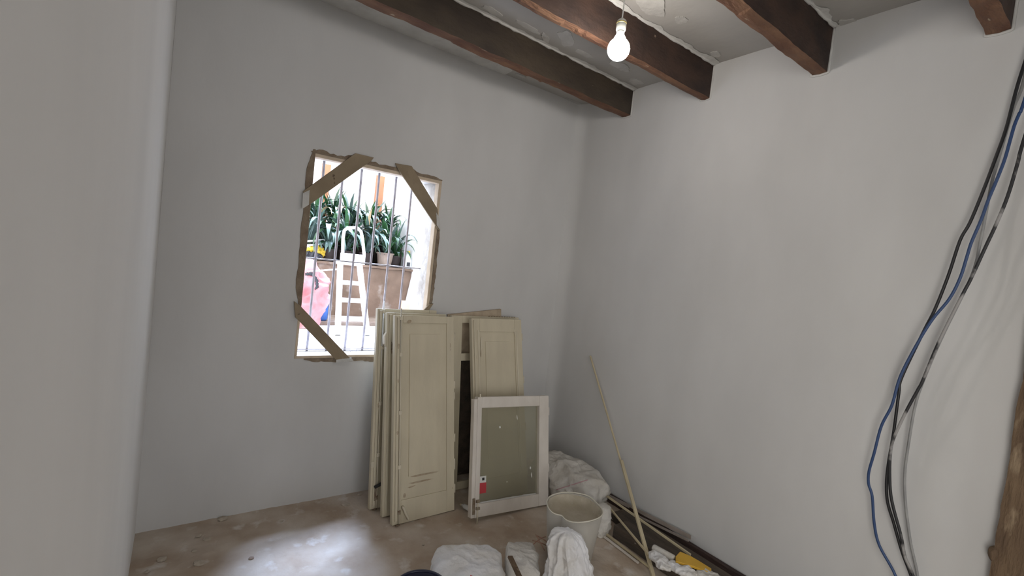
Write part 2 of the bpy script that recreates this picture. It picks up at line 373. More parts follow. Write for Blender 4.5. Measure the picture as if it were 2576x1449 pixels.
tube(bm, [(0, 0, hh), (.002, .001, hh+.3*(-hh)), (-.002, 0, hh*.3), (0, 0, -.0)], .0028, 8); obj('wire', bm, 'white_plastic', t, smooth=True)

# ------------------------------------------------------------------ window
win = bpy.data.objects.new('window_1', None); C.objects.link(win); win.location = ((WX0+WX1)/2, 0, WZ0); win['kind'] = 'structure'
winv = Vector(win.location)
def wobj(name, bm, m_, **k):
    bmesh.ops.translate(bm, verts=bm.verts, vec=-winv); return obj(name, bm, m_, win, **k)
# reveal (rough inner faces of the hole)
e = .004
for nm, a, b in (('reveal', (WX0-.02, .01, WZ0-.02), (WX0+.002, WT+.01, WZ1)), ('reveal', (WX1-.002, .035, WZ0), (WX1+.03, WT+.01, WZ1)), ('lintel', (WX0, .035, WZ1-.002), (WX1, WT+.01, WZ1+.03))):
    bm = new(); box(bm, a, b); bmesh.ops.subdivide_edges(bm, edges=bm.edges[:], cuts=8, use_grid_fill=True)
    for v in bm.verts: v.co += noise.noise_vector(v.co*9)*.005
    wobj(nm, bm, 'reveal' if nm == 'reveal' else 'white_stone', smooth=True)
bm = new(); prism(bm, [(WX0, .03, WZ0-.012), (WX1, .03, WZ0-.012), (WX1, WT+.05, WZ0-.03), (WX0, WT+.05, WZ0-.03)], (0, 0, -.03)); wobj('sill', bm, 'white_stone')
# thin pale frame set at the wall face
for a, b in (((WX0, -.004, WZ1-.020), (WX1, .05, WZ1)), ((WX1-.020, -.004, WZ0), (WX1, .05, WZ1-.020)), ((WX0, -.004, WZ0-.012), (WX1, .05, WZ0+.004)), ((WX0, .0, WZ0+.004), (WX0+.014, .05, WZ1-.020))):
    bm = new(); box(bm, a, b); wobj('frame_bar', bm, 'frame_cream', bevel=.002)
# ragged brown mortar around the frame
def ragged(p0, p1, w0, inward, seed, amp=.02):
    n = 40; A = []; B = []
    for k in range(n+1):
        s = k/n; q = Vector(p0).lerp(Vector(p1), s); ww = w0+amp*noise.noise(Vector((s*9, seed, 0)))+amp*.5*noise.noise(Vector((s*30, seed, 3)))
        ww = max(.004, ww*min(1, 6*s+.3, 6*(1-s)+.3)); A.append(q); B.append(q-Vector(inward)*ww)
    bm = new()
    va = [bm.verts.new((q.x, -.006, q.z)) for q in A]; vb = [bm.verts.new((q.x, -.003-.004*random.random(), q.z)) for q in B]
    vc = [bm.verts.new((q.x-inward[0]*.002, .004, q.z-inward[2]*.002)) for q in B]
    for k in range(n):
        bm.faces.new((va[k], va[k+1], vb[k+1], vb[k])); bm.faces.new((vb[k], vb[k+1], vc[k+1], vc[k]))
    wobj('mortar_edge', bm, 'brown_mortar')
ragged((WX0-.01, 0, WZ1), (WX1, 0, WZ1), .022, (0, 0, -1), 1, .028)
ragged((WX0+.012, 0, WZ0+.28), (WX0+.012, 0, WZ1+.02), .036, (1, 0, 0), 2, .007)
ragged((WX1, 0, WZ0+.30), (WX1, 0, WZ0+.86), .022, (-1, 0, 0), 3, .007)
ragged((WX0+.05, 0, WZ0-.012), (WX1-.10, 0, WZ0-.012), .024, (0, 0, 1), 4, .010)
# corner braces: boards nailed across the corners
def brace(pts, th, label=None):
    bm = new(); q = [P(px, py, 1, -.008) for px, py in pts]; prism(bm, q, (0, -th, 0))
    o = wobj('corner_brace', bm, 'brace_wood', bevel=.0015)
    return o
brace([(893, 386), (939, 397), (934, 404), (780, 514), (764, 516), (762, 481)], .012)
brace([(993, 411), (1034, 418), (1099, 526), (1105, 582), (1096, 570), (1004, 432)], .012)
brace([(739, 757), (754, 768), (884, 905), (848, 909), (742, 797)], .014)
brace([(1089, 763), (1079, 764), (985, 868), (1000, 893)], .012)
for px, py in ((893, 400), (776, 500), (1024, 432), (1094, 552), (752, 790), (862, 900)):
    bm = new(); q = P(px, py, 1, -.021); lathe(bm, [(.004, -.001), (.004, .001)], 10); bmesh.ops.rotate(bm, verts=bm.verts, matrix=Matrix.Rotation(math.pi/2, 3, 'X')); bmesh.ops.translate(bm, verts=bm.verts, vec=q)
    wobj('nail', bm, 'old_metal')
# white filler dabs over the ends of the braces
for i, pts in enumerate([[(762, 486), (779, 478), (777, 515), (760, 526)], [(846, 905), (884, 900), (890, 909), (846, 912)], [(1098, 535), (1106, 550), (1108, 580), (1099, 566)]]):
    bm = new(); prism(bm, [P(a, b, 1, -.0225) for a, b in pts], (0, .003, 0)); wobj('filler_dab', bm, 'filler')
# grille
gr = thing('window_grille', 'white and grey iron bars closing the window opening', 'grille', ((WX0+WX1)/2, .2, WZ0)); gv = Vector(gr.location)
for x in (-1.827, -1.713, -1.600, -1.487, -1.372, -1.259):
    bm = new(); tube(bm, [(x-gv.x, 0, -.015), (x-gv.x+.001, .001, .6), (x-gv.x, 0, WZ1-WZ0+.01)], .0075, 8); obj('bar', bm, 'bar_metal', gr, smooth=True)
for z, h in ((1.425, .008), (.868, .008)):
    bm = new(); box(bm, (WX0-gv.x-.01, -.012, z-gv.z-h/2), (WX1-gv.x+.01, .012, z-gv.z+h/2)); obj('crossbar', bm, 'bar_metal', gr, bevel=.002)
bm = new(); q = P(889, 882, 1, .16); tube(bm, [(q.x-.018, q.y, .845), (q.x-.018, q.y, .872), (q.x+.018, q.y, .872), (q.x+.018, q.y, .845)], .003, 6); bmesh.ops.translate(bm, verts=bm.verts, vec=-gv); obj('staple', bm, 'bar_metal', gr)

# ------------------------------------------------------------------ doorway at the right edge
bm = new(); gridbox(bm, (0, -.065, -.06), (2.12, .065, .09), 60, .006, 3, 6)
bmesh.ops.rotate(bm, verts=bm.verts, matrix=Matrix.Rotation(-math.pi/2, 3, 'Y'))
bmesh.ops.translate(bm, verts=bm.verts, vec=(.03, -2.600, 0)); d1 = struct('door_1', bm, 'post_wood', smooth=False)
bm = new(); bmesh.ops.create_icosphere(bm, subdivisions=3, radius=.02)
for v in bm.verts: v.co = Vector((v.co.x, v.co.y*.7, v.co.z*1.4))*(1+.4*noise.noise(v.co*60))
bmesh.ops.translate(bm, verts=bm.verts, vec=P(2500, 1392, 0, -.05)); obj('plaster_lump', bm, 'post_wood', d1, smooth=True)
bm = new(); box(bm, (-.012, DY1-.08, DZ-.0), (.16, -2.535, DZ+.09)); obj('door_head', bm, 'post_wood', d1)

# ------------------------------------------------------------------ leaning leaves (shutters and sashes)
def frame_mat(bl, br, tl):
    """local x along the bottom edge, z up the leaf, -y out of its front"""
    bl, br, tl = Vector(bl), Vector(br), Vector(tl); u = (br-bl).normalized(); z = (tl-bl); z = (z-u*z.dot(u)).normalized(); y = z.cross(u)
    return Matrix(((u.x, y.x, z.x, bl.x), (u.y, y.y, z.y, bl.y), (u.z, y.z, z.z, bl.z), (0, 0, 0, 1)))
def panel_mesh(x0, x1, z0, z1, mx, mt, mb, yr, yf, th):
    """raised-and-fielded panel: recessed margin, bevelled centre field"""
    bm = new()
    def rect(a, b, c, d, y): return [bm.verts.new(p) for p in ((a, y, c), (b, y, c), (b, y, d), (a, y, d))]
    r0 = rect(x0, x1, z0, z1, yr); r1 = rect(x0+mx*.55, x1-mx*.55, z0+mb*.55, z1-mt*.55, yr); r1b = rect(x0+mx, x1-mx, z0+mb, z1-mt, yr+.001)
    r2 = rect(x0+mx+.002, x1-mx-.002, z0+mb+.002, z1-mt-.002, yf+.001); r3 = rect(x0+mx+.02, x1-mx-.02, z0+mb+.02, z1-mt-.02, yf); bk = rect(x0, x1, z0, z1, th)
    L = [r0, r1, r1b, r2, r3]
    for a, b in zip(L, L[1:]):
        for k in range(4): bm.faces.new((a[k], a[(k+1) % 4], b[(k+1) % 4], b[k]))
    bm.faces.new(r3)
    for k in range(4): bm.faces.new((r0[k], bk[k], bk[(k+1) % 4], r0[(k+1) % 4]))
    bm.faces.new(bk[::-1]); return bm
def lbox(name, a, b, m_, par, bevel=.002, wob=0):
    bm = new(); box(bm, a, b); return obj(name, bm, m_, par, bevel=bevel)
def make_shutter(label, mw, w_=.40, h=1.175, t_=.034, rod=True, m_='cream', group='cream shutter leaves in the left stack', stile=.052, top=.045, bot=.125, rodtop=.04, seedbits=0):
    T = thing('shutter', label, 'shutter', mw, group=group)
    lbox('stile', (0, 0, 0), (stile, t_, h), m_, T, .003); lbox('stile', (w_-stile, 0, 0), (w_, t_, h), m_, T, .003)
    lbox('rail', (stile, .0005, 0), (w_-stile, t_-.0005, bot), m_, T, .002); lbox('rail', (stile, .0005, h-top), (w_-stile, t_-.0005, h), m_, T, .002)
    obj('panel', panel_mesh(stile, w_-stile, bot, h-top, .045, .065, .12, .009, .003, t_-.008), m_, T)
    # rebate strip standing proud along the left stile
    lbox('rebate_strip', (.013, -.009, .02), (.027, 0, h-.012), m_, T, .002)
    for z in (.10, .40, .72, 1.02):       # hinge knuckles on the right edge and keeps on the left
        if z < h-.05:
            bm = new(); tube(bm, [(w_+.004, .004, z), (w_+.004, .004, z+.05)], .005, 8); obj('hinge', bm, 'cream_light', T, smooth=True)
    if rod:
        bm = new(); tube(bm, [(.035, -.008, .0), (.035, -.008, h+rodtop)], .0042, 8); R_ = obj('bolt_rod', bm, 'cream_light', T, smooth=True)
        bm = new(); tube(bm, [(.035, -.008, .004), (.035, -.014, -.004+.006), (.024, -.018, .002), (.012, -.016, .003)], .0042, 8); obj('hook', bm, 'old_metal', R_, smooth=True)
        for z in (.055, .30, .60, .93, h-.03):
            bm = new(); box(bm, (.026, -.014, z), (.044, 0, z+.022)); obj('rod_guide', bm, 'cream_light' if z > .1 else 'old_metal', T, bevel=.002)
    return T
FLZ = .004
f3 = frame_mat((-1.442, -.452, FLZ), (-1.035, -.440, FLZ), (-1.388, -.205, 1.15))
s3 = make_shutter('cream panelled shutter leaf at the front of the left stack, scuffed near its foot', f3, w_=.398, h=1.172)
# worn marks of the front leaf; the first strip paints the groove's shade
def dab(par, x, z, w_, h_, rot=0, m_='scuff_shade', y=-.0005, n=9, seed=0):
    bm = new(); pts = []
    for k in range(n):
        a = 2*math.pi*k/n; q = 1+.5*noise.noise(Vector((math.cos(a)*2, math.sin(a)*2, seed+x*50)))
        dx, dz = math.cos(a)*w_/2*q, math.sin(a)*h_/2*q
        pts.append((x+dx*math.cos(rot)-dz*math.sin(rot), y, z+dx*math.sin(rot)+dz*math.cos(rot)))
    prism(bm, pts, (0, .0012, 0)); return obj('scuff_shade_mark', bm, m_, par)
for a in ((.17, .205, .15, .010, 0, 'scuff_shade', .0085), (.12, .185, .05, .008, .1, 'scuff_shade', .0085), (.20, .240, .18, .010, .0, 'scuff_shade', .0085), (.075, .145, .018, .03, 0, 'scuff_shade', .0085),
          (.09, 1.135, .035, .02, .6, 'scuff_shade', -.0008), (.02, .99, .013, .03, 0, 'scuff_shade', -.0095), (.02, .79, .008, .022, 0, 'scuff_shade', -.0095), (.37, .99, .005, .025, 0, 'scuff_shade', -.0008), (.37, .965, .004, .012, 0, 'scuff_shade', -.0008),
          (.02, .50, .012, .02, 0, 'scuff_shade', -.0095), (.385, .13, .006, .01, 0, 'scuff_shade', -.0008)):
    dab(s3, a[0], a[1], a[2], a[3], a[4], a[5], a[6])
lbox('latch_plate', (.395, .004, .235), (.407, .022, .30), 'cream_light', s3); lbox('latch_plate', (.395, .004, .655), (.405, .022, .70), 'cream_light', s3)
bm = new(); gridbox(bm, (0, -.01, -.006), (.085, .01, .006), 8, .003, 4, 30); bmesh.ops.rotate(bm, verts=bm.verts, matrix=Matrix.Rotation(1.15, 3, 'Y'))
bmesh.ops.translate(bm, verts=bm.verts, vec=(.055, -.013, .095)); obj('foot_bracket', bm, 'cream_light', s3, smooth=True)
f2 = frame_mat((-1.462, -.348, FLZ), (-1.06, -.335, FLZ), (-1.470, -.130, 1.152))
s2 = make_shutter('cream shutter leaf in the middle of the left stack with edge lock plate', f2, w_=.40, h=1.170, rod=False)
bm = new(); prism(bm, [(.0, -.002, .965), (-.012, -.002, .985), (-.014, -.002, 1.03), (0, -.002, 1.055)], (0, .03, 0)); obj('lock_plate', bm, 'cream_light', s2, bevel=.003)
lbox('keyhole_plate', (.040, -.003, .92), (.052, .0, 1.10), 'scuff_shade', s2); dab(s2, .032, .97, .016, .05, 0, 'old_metal', -.0015); dab(s2, .034, .935, .01, .02, 0, 'scuff_shade', -.002)
f1 = frame_mat((-1.500, -.243, FLZ), (-1.09, -.232, FLZ), (-1.512, -.062, 1.168))
s1 = make_shutter('cream shutter leaf at the back of the left stack, black catch near its foot', f1, w_=.40, h=1.178, rodtop=.045)
bm = new(); tube(bm, [(.020, -.012, .128), (.045, -.022, .140), (.075, -.020, .152)], .010, 8); obj('black_catch', bm, 'black_metal', s1, smooth=True)
lbox('edge_block', (-.003, -.006, .24), (.030, .0, .275), 'cream_light', s1); dab(s1, .024, .60, .008, .03, 0, 'scuff_shade', -.0095)
lbox('edge_block', (.02, -.012, .05), (.034, -.002, .12), 'old_metal', s1)

# right hand group
def tilt(m_, a): return m_ @ Matrix.Rotation(a, 4, 'Y')
# crooked open frame against the wall, far back
fA = frame_mat((-.995, -.225, FLZ), (-.45, -.225, FLZ), (-1.005, -.055, 1.143))
A_ = thing('open_frame', 'bare cream window frame without glass, resting against the wall behind the right shutter', 'window frame', fA)
AW, AH = .56, 1.150
lbox('stile', (0, 0, 0), (.085, .03, AH), 'cream', A_); lbox('stile', (AW-.085, 0, 0), (AW, .03, AH), 'cream', A_)
for z in (0, .845, AH-.05): lbox('rail', (.085, .001, z), (AW-.085, .029, z+.05), 'cream', A_)
for k in range(11): dab(A_, .30+.022*k, AH+.001, .016, .007, 0, 'brace_wood', -.001)
p_, q_ = P(1128, 794, 1, -.03), P(1262, 780, 1, -.03)
bm = new(); gridbox(bm, (0, -.010, -.30), ((q_-p_).length, .010, .006), 40, .004, 12, 30)
bmesh.ops.rotate(bm, verts=bm.verts, matrix=Matrix.Rotation(-math.atan2(q_.z-p_.z, q_.x-p_.x), 3, 'Y')); bmesh.ops.translate(bm, verts=bm.verts, vec=(p_.x, -.016, p_.z))
o = obj('rough_board', bm, 'tan_wood', origin=(p_.x, -.016, p_.z-.2)); tag(o, 'crooked rough brown board end showing above the open frame against the wall', 'board')
bm = new(); gridbox(bm, (0, -.008, .004), (.52, .008, .84), 12, .002, 6, 10); bmesh.ops.translate(bm, verts=bm.verts, vec=(-.97, -.028, 0))  # dark panel added to fill the dark gap between the stacks
o = obj('dark_gap_panel', bm, 'dark_board', origin=(-.71, -.028, 0)); tag(o, 'dark brown panel added to darken the gap between the shutter stacks, behind the open frame', 'board')
fC = frame_mat((-.885, -.425, FLZ), (-.470, -.425, FLZ), (-.893, -.135, 1.133))
sC = make_shutter('cream panelled shutter leaf standing behind the glazed white casement', fC, w_=.415, h=1.170, t_=.036, rod=False, group='cream shutter leaves in the right stack', stile=.062, top=.09, bot=.13)
dab(sC, .072, 1.00, .012, .10, 0, 'cream_light', -.001); dab(sC, .066, .93, .008, .05, 0, 'scuff_shade', -.001); dab(sC, .03, .91, .008, .025, 0, 'scuff_shade', -.001); dab(sC, .355, 1.08, .010, .05, 0, 'cream_light', -.001)
lbox('bead', (.363, -.004, .14), (.372, 0, 1.09), 'cream_light', sC, .001); lbox('bead', (.045, -.004, .14), (.053, 0, 1.09), 'cream_light', sC, .001)
# glazed sash in front
fD = frame_mat((-1.028, -.605, .030), (-.462, -.625, .006), (-1.004, -.455, .672))
D = thing('glazed_casement', 'white wooden window casement with one dusty greenish pane, leaning at the front right', 'window', fD)
DW, DH = .572, .688
lbox('stile', (0, 0, 0), (.024, .04, DH-.012), 'sash_white', D, .003); lbox('stile', (.022, -.006, 0), (.052, .04, DH), 'sash_white', D, .004)
lbox('stile', (DW-.078, -.004, 0), (DW, .04, DH), 'sash_white', D, .004)
lbox('rail', (.052, -.003, 0), (DW-.078, .038, .074), 'sash_white', D, .004); lbox('rail', (.052, -.003, DH-.066), (DW-.078, .038, DH), 'sash_white', D, .004)
bm = new(); box(bm, (.050, .020, .072), (DW-.076, .023, DH-.064)); obj('pane', bm, 'pane', D)
bm = new(); tube(bm, [(.058+k*.0222, .010+.003*noise.noise(Vector((k, 1, 1))), .077) for k in range(20)], .006, 6, rf=lambda s: .004+.006*abs(noise.noise(Vector((s*22, 2, 2))))); obj('putty', bm, 'filler', D, smooth=True)
for x, z, ww, hh_, ro in ((.20, .50, .012, .014, 0), (.33, .555, .005, .028, .1), (.45, .19, .006, .035, .15), (.44, .235, .010, .016, 0), (.26, .17, .005, .005, 0)):
    dab(D, x, z, ww, hh_, ro, 'white_plastic', .0185)
bm = new(); tube(bm, [(.036, -.012, -.032), (.036, -.012, .08)], .0045, 8); R_ = obj('bolt_rod', bm, 'cream_light', D, smooth=True)
for z in (.045, .085):
    bm = new(); box(bm, (.026, -.018, z), (.050, -.004, z+.016)); obj('rod_guide', bm, 'old_metal', D, bevel=.002)
bm = new(); box(bm, (.006, -.006, .02), (.024, 0, .11)); obj('edge_plate', bm, 'old_metal', D, bevel=.002)
bm = new(); tube(bm, [(.036, -.008, DH-.002), (.036, -.008, DH+.018)], .004, 8); obj('pin', bm, 'cream_light', D)
for z in (.20, .56):
    bm = new(); tube(bm, [(DW+.005, .006, z), (DW+.005, .006, z+.05)], .006, 8); obj('hinge', bm, 'sash_white', D, smooth=True)
# red and white sticker on the pane, lower left
bm = new(); box(bm, (.062, .0185, .125), (.110, .0195, .185)); st = obj('sticker', bm, 'red', D); st['label'] = 'red and white sticker'
bm = new(); box(bm, (.065, .0185, .185), (.108, .0195, .222)); obj('sticker_top', bm, 'white_plastic', st)
bm = new(); box(bm, (.080, .0181, .198), (.096, .0186, .213)); obj('mark', bm, 'black_metal', st)
# white nozzle-like bit on the floor beside the sash
a = P(1161, 1270, 2, .02); b = P(1183, 1281, 2, .02)
T = thing('plastic_cap', 'small white plastic nozzle lying on the floor left of the glazed white casement', 'plastic piece', a)
d = b-a
bm = new(); tube(bm, [(0, 0, 0), d*.25, d*.3, d*.9, d*1.0], .01, 12, rf=lambda s: (.006, .008, .014, .015, .010)[min(4, int(s*4+.5))]); obj('body', bm, 'white_plastic', T, smooth=True)
bm = new(); tube(bm, [-d*.12, d*.02], .007, 10); obj('tip', bm, 'batten', T, smooth=True)

# ------------------------------------------------------------------ bucket
BC = Vector((-.738, -1.128, .004))
T = thing('bucket', 'pale plastic builders bucket with a dented rim and dried plaster inside', 'bucket', BC)
TH0 = math.atan2(P(1420, 1292, 2, .3).y-BC.y, P(1420, 1292, 2, .3).x-BC.x)
def rf_(a, z):
    d = (a-TH0+math.pi) % (2*math.pi)-math.pi; k = max(0, (z-.12)/.18)
    return 1 + k*(-.14*math.exp(-(d/.16)**2)+.03*math.exp(-((d-.45)/.3)**2)+.03*math.exp(-((d+.45)/.3)**2)+.025*math.cos(2*(a-.6))-.06*math.exp(-((abs(d)-2.7)/.35)**2))
bm = new(); lathe(bm, [(.108, 0), (.112, .004), (.130, .15), (.150, .296), (.147, .296), (.127, .15), (.108, .02)], 96, rfun=rf_); obj('body', bm, 'bucket', T, smooth=True)
bm = new(); pts = []
for k in range(97):
    a = 2*math.pi*k/96; r = .1495*rf_(a, .30); pts.append((r*math.cos(a), r*math.sin(a), .298+.004*math.sin(3*a)))
tube(bm, pts, .0032, 8, cap=False); obj('rim', bm, 'bucket_rim', T, smooth=True)
bm = new(); lathe(bm, [(.138, .215), (.1455, .290), (.1440, .288), (.1385, .240), (.130, .226), (.09, .218), (.05, .226), (.002, .220)], 72, rfun=lambda a, z: rf_(a, z)*(1+.006*math.sin(13*a+z*90))); obj('dried_plaster', bm, 'residue', T, smooth=True)

# ------------------------------------------------------------------ sacks
def interp(rows, t_):
    n = len(rows)-1; f = t_*n; i = min(int(f), n-1); u = f-i
    p0, p1, p2, p3 = rows[max(i-1, 0)], rows[i], rows[i+1], rows[min(i+2, n)]
    return [.5*((2*b)+(-a+c)*u+(2*a-5*b+4*c-d)*u*u+(-a+3*b-3*c+d)*u**3) for a, b, c, d in zip(p0, p1, p2, p3)]
def crumple(p, seed, f=9, a=.012):
    s = Vector((seed*3.7, seed*1.3, seed)); q = p*f+s
    r1 = 1-abs(noise.noise(q))*2; r2 = 1-abs(noise.noise(q*2.3))*2; r3 = noise.noise(q*5)
    return a*(r1*.9+r2*.45+r3*.2)-a*.6
def loft(rows, seed, f=9, a=.012, nu=90, nv=60, zmin=.003, vf=0):
    """rows: (z, cx, cy, rx, ry, rot) bottom to top; a is the crumple depth, vf adds folds that run down the cloth"""
    bm = new(); rings = []
    for j in range(nv+1):
        z, cx, cy, rx, ry, ro = interp(rows, j/nv); ring = []
        for k in range(nu):
            th = 2*math.pi*k/nu; c, s = math.cos(th), math.sin(th)
            x, y = max(rx, .002)*c, max(ry, .002)*s; d = Vector((c*math.cos(ro)-s*math.sin(ro), c*math.sin(ro)+s*math.cos(ro), .3))
            p = Vector((cx+x*math.cos(ro)-y*math.sin(ro), cy+x*math.sin(ro)+y*math.cos(ro), z))
            if vf: d2 = Vector((d.x, d.y, 0)); p += d2*vf*(1-3*abs(noise.noise(Vector((c*2.2+seed, s*2.2, z*3.5))))+.5*noise.noise(Vector((c*5, s*5+seed, z*6))))*min(1, max(rx, ry)*14)
            p += d*crumple(p, seed, f, a)*min(1, max(rx, ry)*14); p.z = max(p.z, zmin); ring.append(bm.verts.new(p))
        rings.append(ring)
    for A, B in zip(rings, rings[1:]):
        for k in range(nu): bm.faces.new((A[k], A[(k+1) % nu], B[(k+1) % nu], B[k]))
    bm.faces.new(rings[0][::-1]); bm.faces.new(rings[-1]); return bm
def put(name, bm, m_, loc): return obj(name, bm, m_, origin=loc, smooth=True)
# large sack behind the bucket, lying along the wall
def hump(cx, cy, rx, ry, rz, rot, seed, z0=.0, f=8, a=.02, sq=2.6):
    bm = new(); bmesh.ops.create_icosphere(bm, subdivisions=6, radius=1)
    for v in bm.verts:
        n = v.co.copy(); l = (abs(n.x)**sq+abs(n.y)**sq+abs(n.z)**sq)**(1/sq); q = n/l
        p = Vector((q.x*rx, q.y*ry, q.z*rz)); p = Matrix.Rotation(rot, 3, 'Z') @ p; p += Vector((cx, cy, z0+rz))
        p += n*crumple(p, seed, f, a); v.co = p
    lo = min(v.co.z for v in bm.verts)
    for v in bm.verts: v.co.z = max(v.co.z, z0+.001)
    return bm
o = put('rubble_sack', hump(-.275, -.60, .155, .30, .125, .06, 3, .0, 7, .026), 'sack', (-.275, -.60, 0)); tag(o, 'big pale dusty rubble sack with a pink stripe lying between bucket and right wall', 'sack')
def drape_line(o_, pts, r, m_, name):
    """thin seam laid on the outside of a sack"""
    bpy.context.view_layer.update()
    bm = new(); inv = o_.matrix_world.inverted(); out = []
    for (px, py) in pts:
        d_ = (AF + AR*((px-1288)/FPX) - AU*((py-724.5)/FPX)).normalized()
        ok, loc, nr, _ = o_.ray_cast(inv @ Vector((CX, CY, CZ)), d_)
        if ok: out.append(loc+nr*.0005)
    if len(out) > 1:
        tube(bm, out, r, 6); return obj(name, bm, m_, o_, smooth=True)
drape_line(o, [(1400+k*6.5, 1232-k*2.05) for k in range(13)], .003, 'pink', 'stripe')
o = put('small_sack', loft([(.0, -.375, -1.02, .045, .03, .3), (.03, -.365, -1.01, .058, .040, .3), (.07, -.355, -1.0, .050, .045, .2), (.11, -.35, -.985, .062, .045, .5), (.145, -.345, -.98, .050, .035, .4), (.155, -.345, -.98, .004, .004, .4)], 5, 16, .016, 60, 40), 'sack', (-.36, -1.0, 0))
tag(o, 'small crumpled white sack squeezed between the bucket and the dark boards', 'sack')
o = put('crumpled_bag', loft([(0, -.905, -1.335, .125, .085, -.6), (.06, -.91, -1.33, .120, .080, -.6), (.13, -.92, -1.32, .100, .068, -.6), (.20, -.935, -1.31, .080, .056, -.6), (.24, -.945, -1.305, .078, .054, -.6), (.28, -.95, -1.30, .070, .048, -.6), (.305, -.95, -1.30, .045, .032, -.6), (.314, -.95, -1.30, .004, .004, -.6)], 8, 13, .013, 160, 100, vf=.015), 'sack_white', (-.90, -1.31, 0))
tag(o, 'white crumpled plastic bag standing in front of the bucket', 'bag')
o = put('full_sack', hump(-1.315, -1.06, .163, .155, .066, -.50, 12, 0, 9, .016, 4), 'sack_white', (-1.305, -1.06, 0)); tag(o, 'flat white full sack nearest the left, lying at the bottom of the picture', 'sack')
o = put('slumped_sack', hump(-1.040, -1.115, .080, .125, .060, -.5, 15, 0, 10, .014, 4), 'sack', (-1.005, -1.09, 0)); tag(o, 'slumped white sack between the flat sack and the crumpled bag', 'sack')
bm = new(); beam_between(bm, P(1283, 1400, 2, .16), P(1312, 1462, 2, .14), .022, .010, (1, .5, 0)); o = obj('wood_offcut', bm, 'post_wood', origin=P(1297, 1430, 2, .15)); tag(o, 'short brown stick of wood lying across the slumped sack', 'stick')
# copper coloured straps beside the white bag
T = thing('packing_strap', 'tangle of thin copper coloured straps left of the white crumpled bag', 'strap', P(1358, 1372, 2, .06))
for k, (a, b, c) in enumerate([((1335, 1378), (1352, 1355), (1372, 1350)), ((1340, 1360), (1356, 1362), (1374, 1372)), ((1348, 1345), (1358, 1362), (1370, 1385)), ((1352, 1348), (1366, 1354), (1378, 1366))]):
    bm = new(); q = [P(*a, 2, .03)-T.location, P(*b, 2, .09)-T.location, P(*c, 2, .05)-T.location]
    q = [q[0].lerp(q[1], s)*(1-s)+q[1].lerp(q[2], s)*s for s in [i/8 for i in range(9)]]; tube(bm, q, .0028, 6); obj('strand', bm, 'copper', T, smooth=True)
# dark rim at the bottom edge, red tip, red-brown brick bit
rc = P(1058, 1480, 2, .24)
T = thing('dark_tub', 'dark blue rimmed round tub cut off by the bottom edge', 'tub', (rc.x, rc.y, .004))
bm = new(); lathe(bm, [(.075, 0), (.080, .02), (.098, .238), (.094, .238), (.076, .02)], 48); obj('body', bm, 'dark_rim', T, smooth=True)
bm = new(); tube(bm, [(.099*math.cos(a*math.pi/24), .099*math.sin(a*math.pi/24), .238) for a in range(49)], .006, 8, cap=False); obj('rim', bm, 'dark_rim', T, smooth=True)
q = P(1187, 1452, 2, .172); bm = new(); prism(bm, [q+Vector(v) for v in ((-.022, -.01, -.012), (.018, -.016, -.012), (.004, .018, -.012))], (0, 0, .010)); o = obj('red_scrap', bm, 'red', origin=q); tag(o, 'small red triangular scrap lying on the flat white sack', 'scrap')

# ------------------------------------------------------------------ boards and battens along the right wall
def board(a, b, label, m_='dark_board', seed=0, amp=.003, name='plank'):
    bm = new(); L = b[1]-a[1]; gridbox(bm, (0, -(b[0]-a[0])/2, a[2]), (abs(L), (b[0]-a[0])/2, b[2]), 50, amp, seed, 6)
    bmesh.ops.rotate(bm, verts=bm.verts, matrix=Matrix.Rotation(-math.pi/2, 3, 'Z'))
    o_ = obj(name, bm, m_, origin=None); o_.location = ((a[0]+b[0])/2, max(a[1], b[1]), 0); tag(o_, label, 'board', 'dark boards along the right wall'); return o_
board((-.335, -1.07, .004), (-.215, -2.3, .075), 'thick dark timber lying on the floor, farthest from the right wall', seed=2)
board((-.205, -.93, .004), (-.075, -2.3, .048), 'dark speckled board lying between the thick timber and the right wall', seed=5)
board((-.042, -.06, .004), (-.016, -2.45, .055), 'thin reddish dark board standing on edge against the foot of the right wall', 'red_board', 8, .002)
def strip_(name, a, b, w_, t_, side, m_, label, cat, group=None):
    bm = new(); beam_between(bm, a, b, w_, t_, side); o_ = obj(name, bm, m_, origin=Vector(a).lerp(Vector(b), .5)); tag(o_, label, cat, group); return o_
strip_('metal_profile', P(1528, 1246, 0, -.045), P(1738, 1352, 0, -.028), .022, .004, (0, 0, 1), 'grey_strip', 'dusty grey strip lying along the wall on top of the edge board', 'strip')
strip_('metal_profile', P(1600, 1296, 0, -.055), P(1732, 1360, 0, -.045), .012, .006, (0, 0, 1), 'grey_strip', 'shorter grey strip just under the dusty grey one by the wall', 'strip')
strip_('batten', P(1524, 1246, 2, .125), P(1737, 1396, 2, .092), .010, .010, (1, 0, 0), 'batten', 'long thin cream batten lying over the dark boards toward the yellow piece', 'batten', 'cream battens')
strip_('batten', P(1534, 1278, 2, .10), P(1630, 1393, 2, .088), .009, .009, (1, 0, 0), 'batten', 'short cream batten slanting across the dark boards to the leaning batten', 'batten', 'cream battens')
strip_('batten', P(1524, 1343, 2, .010), P(1636, 1428, 2, .010), .010, .010, (1, 0, 0), 'batten', 'cream batten on the floor along the edge of the thick timber', 'batten', 'cream battens')
strip_('batten', P(1520, 1350, 2, .008), P(1606, 1416, 2, .008), .012, .008, (1, 0, 0), 'sash_white', 'paler batten on the bare floor, outermost of the floor pair', 'batten', 'cream battens')
mid = P(1566, 1172, 1, -.84)
strip_('leaning_batten', P(1652, 1480, 2, .005), P(1563, 1158, 1, -.83), .020, .010, (1, 0, 0), 'batten', 'wider lower cream batten leaning up from the floor in front of the right wall', 'batten', 'leaning battens')
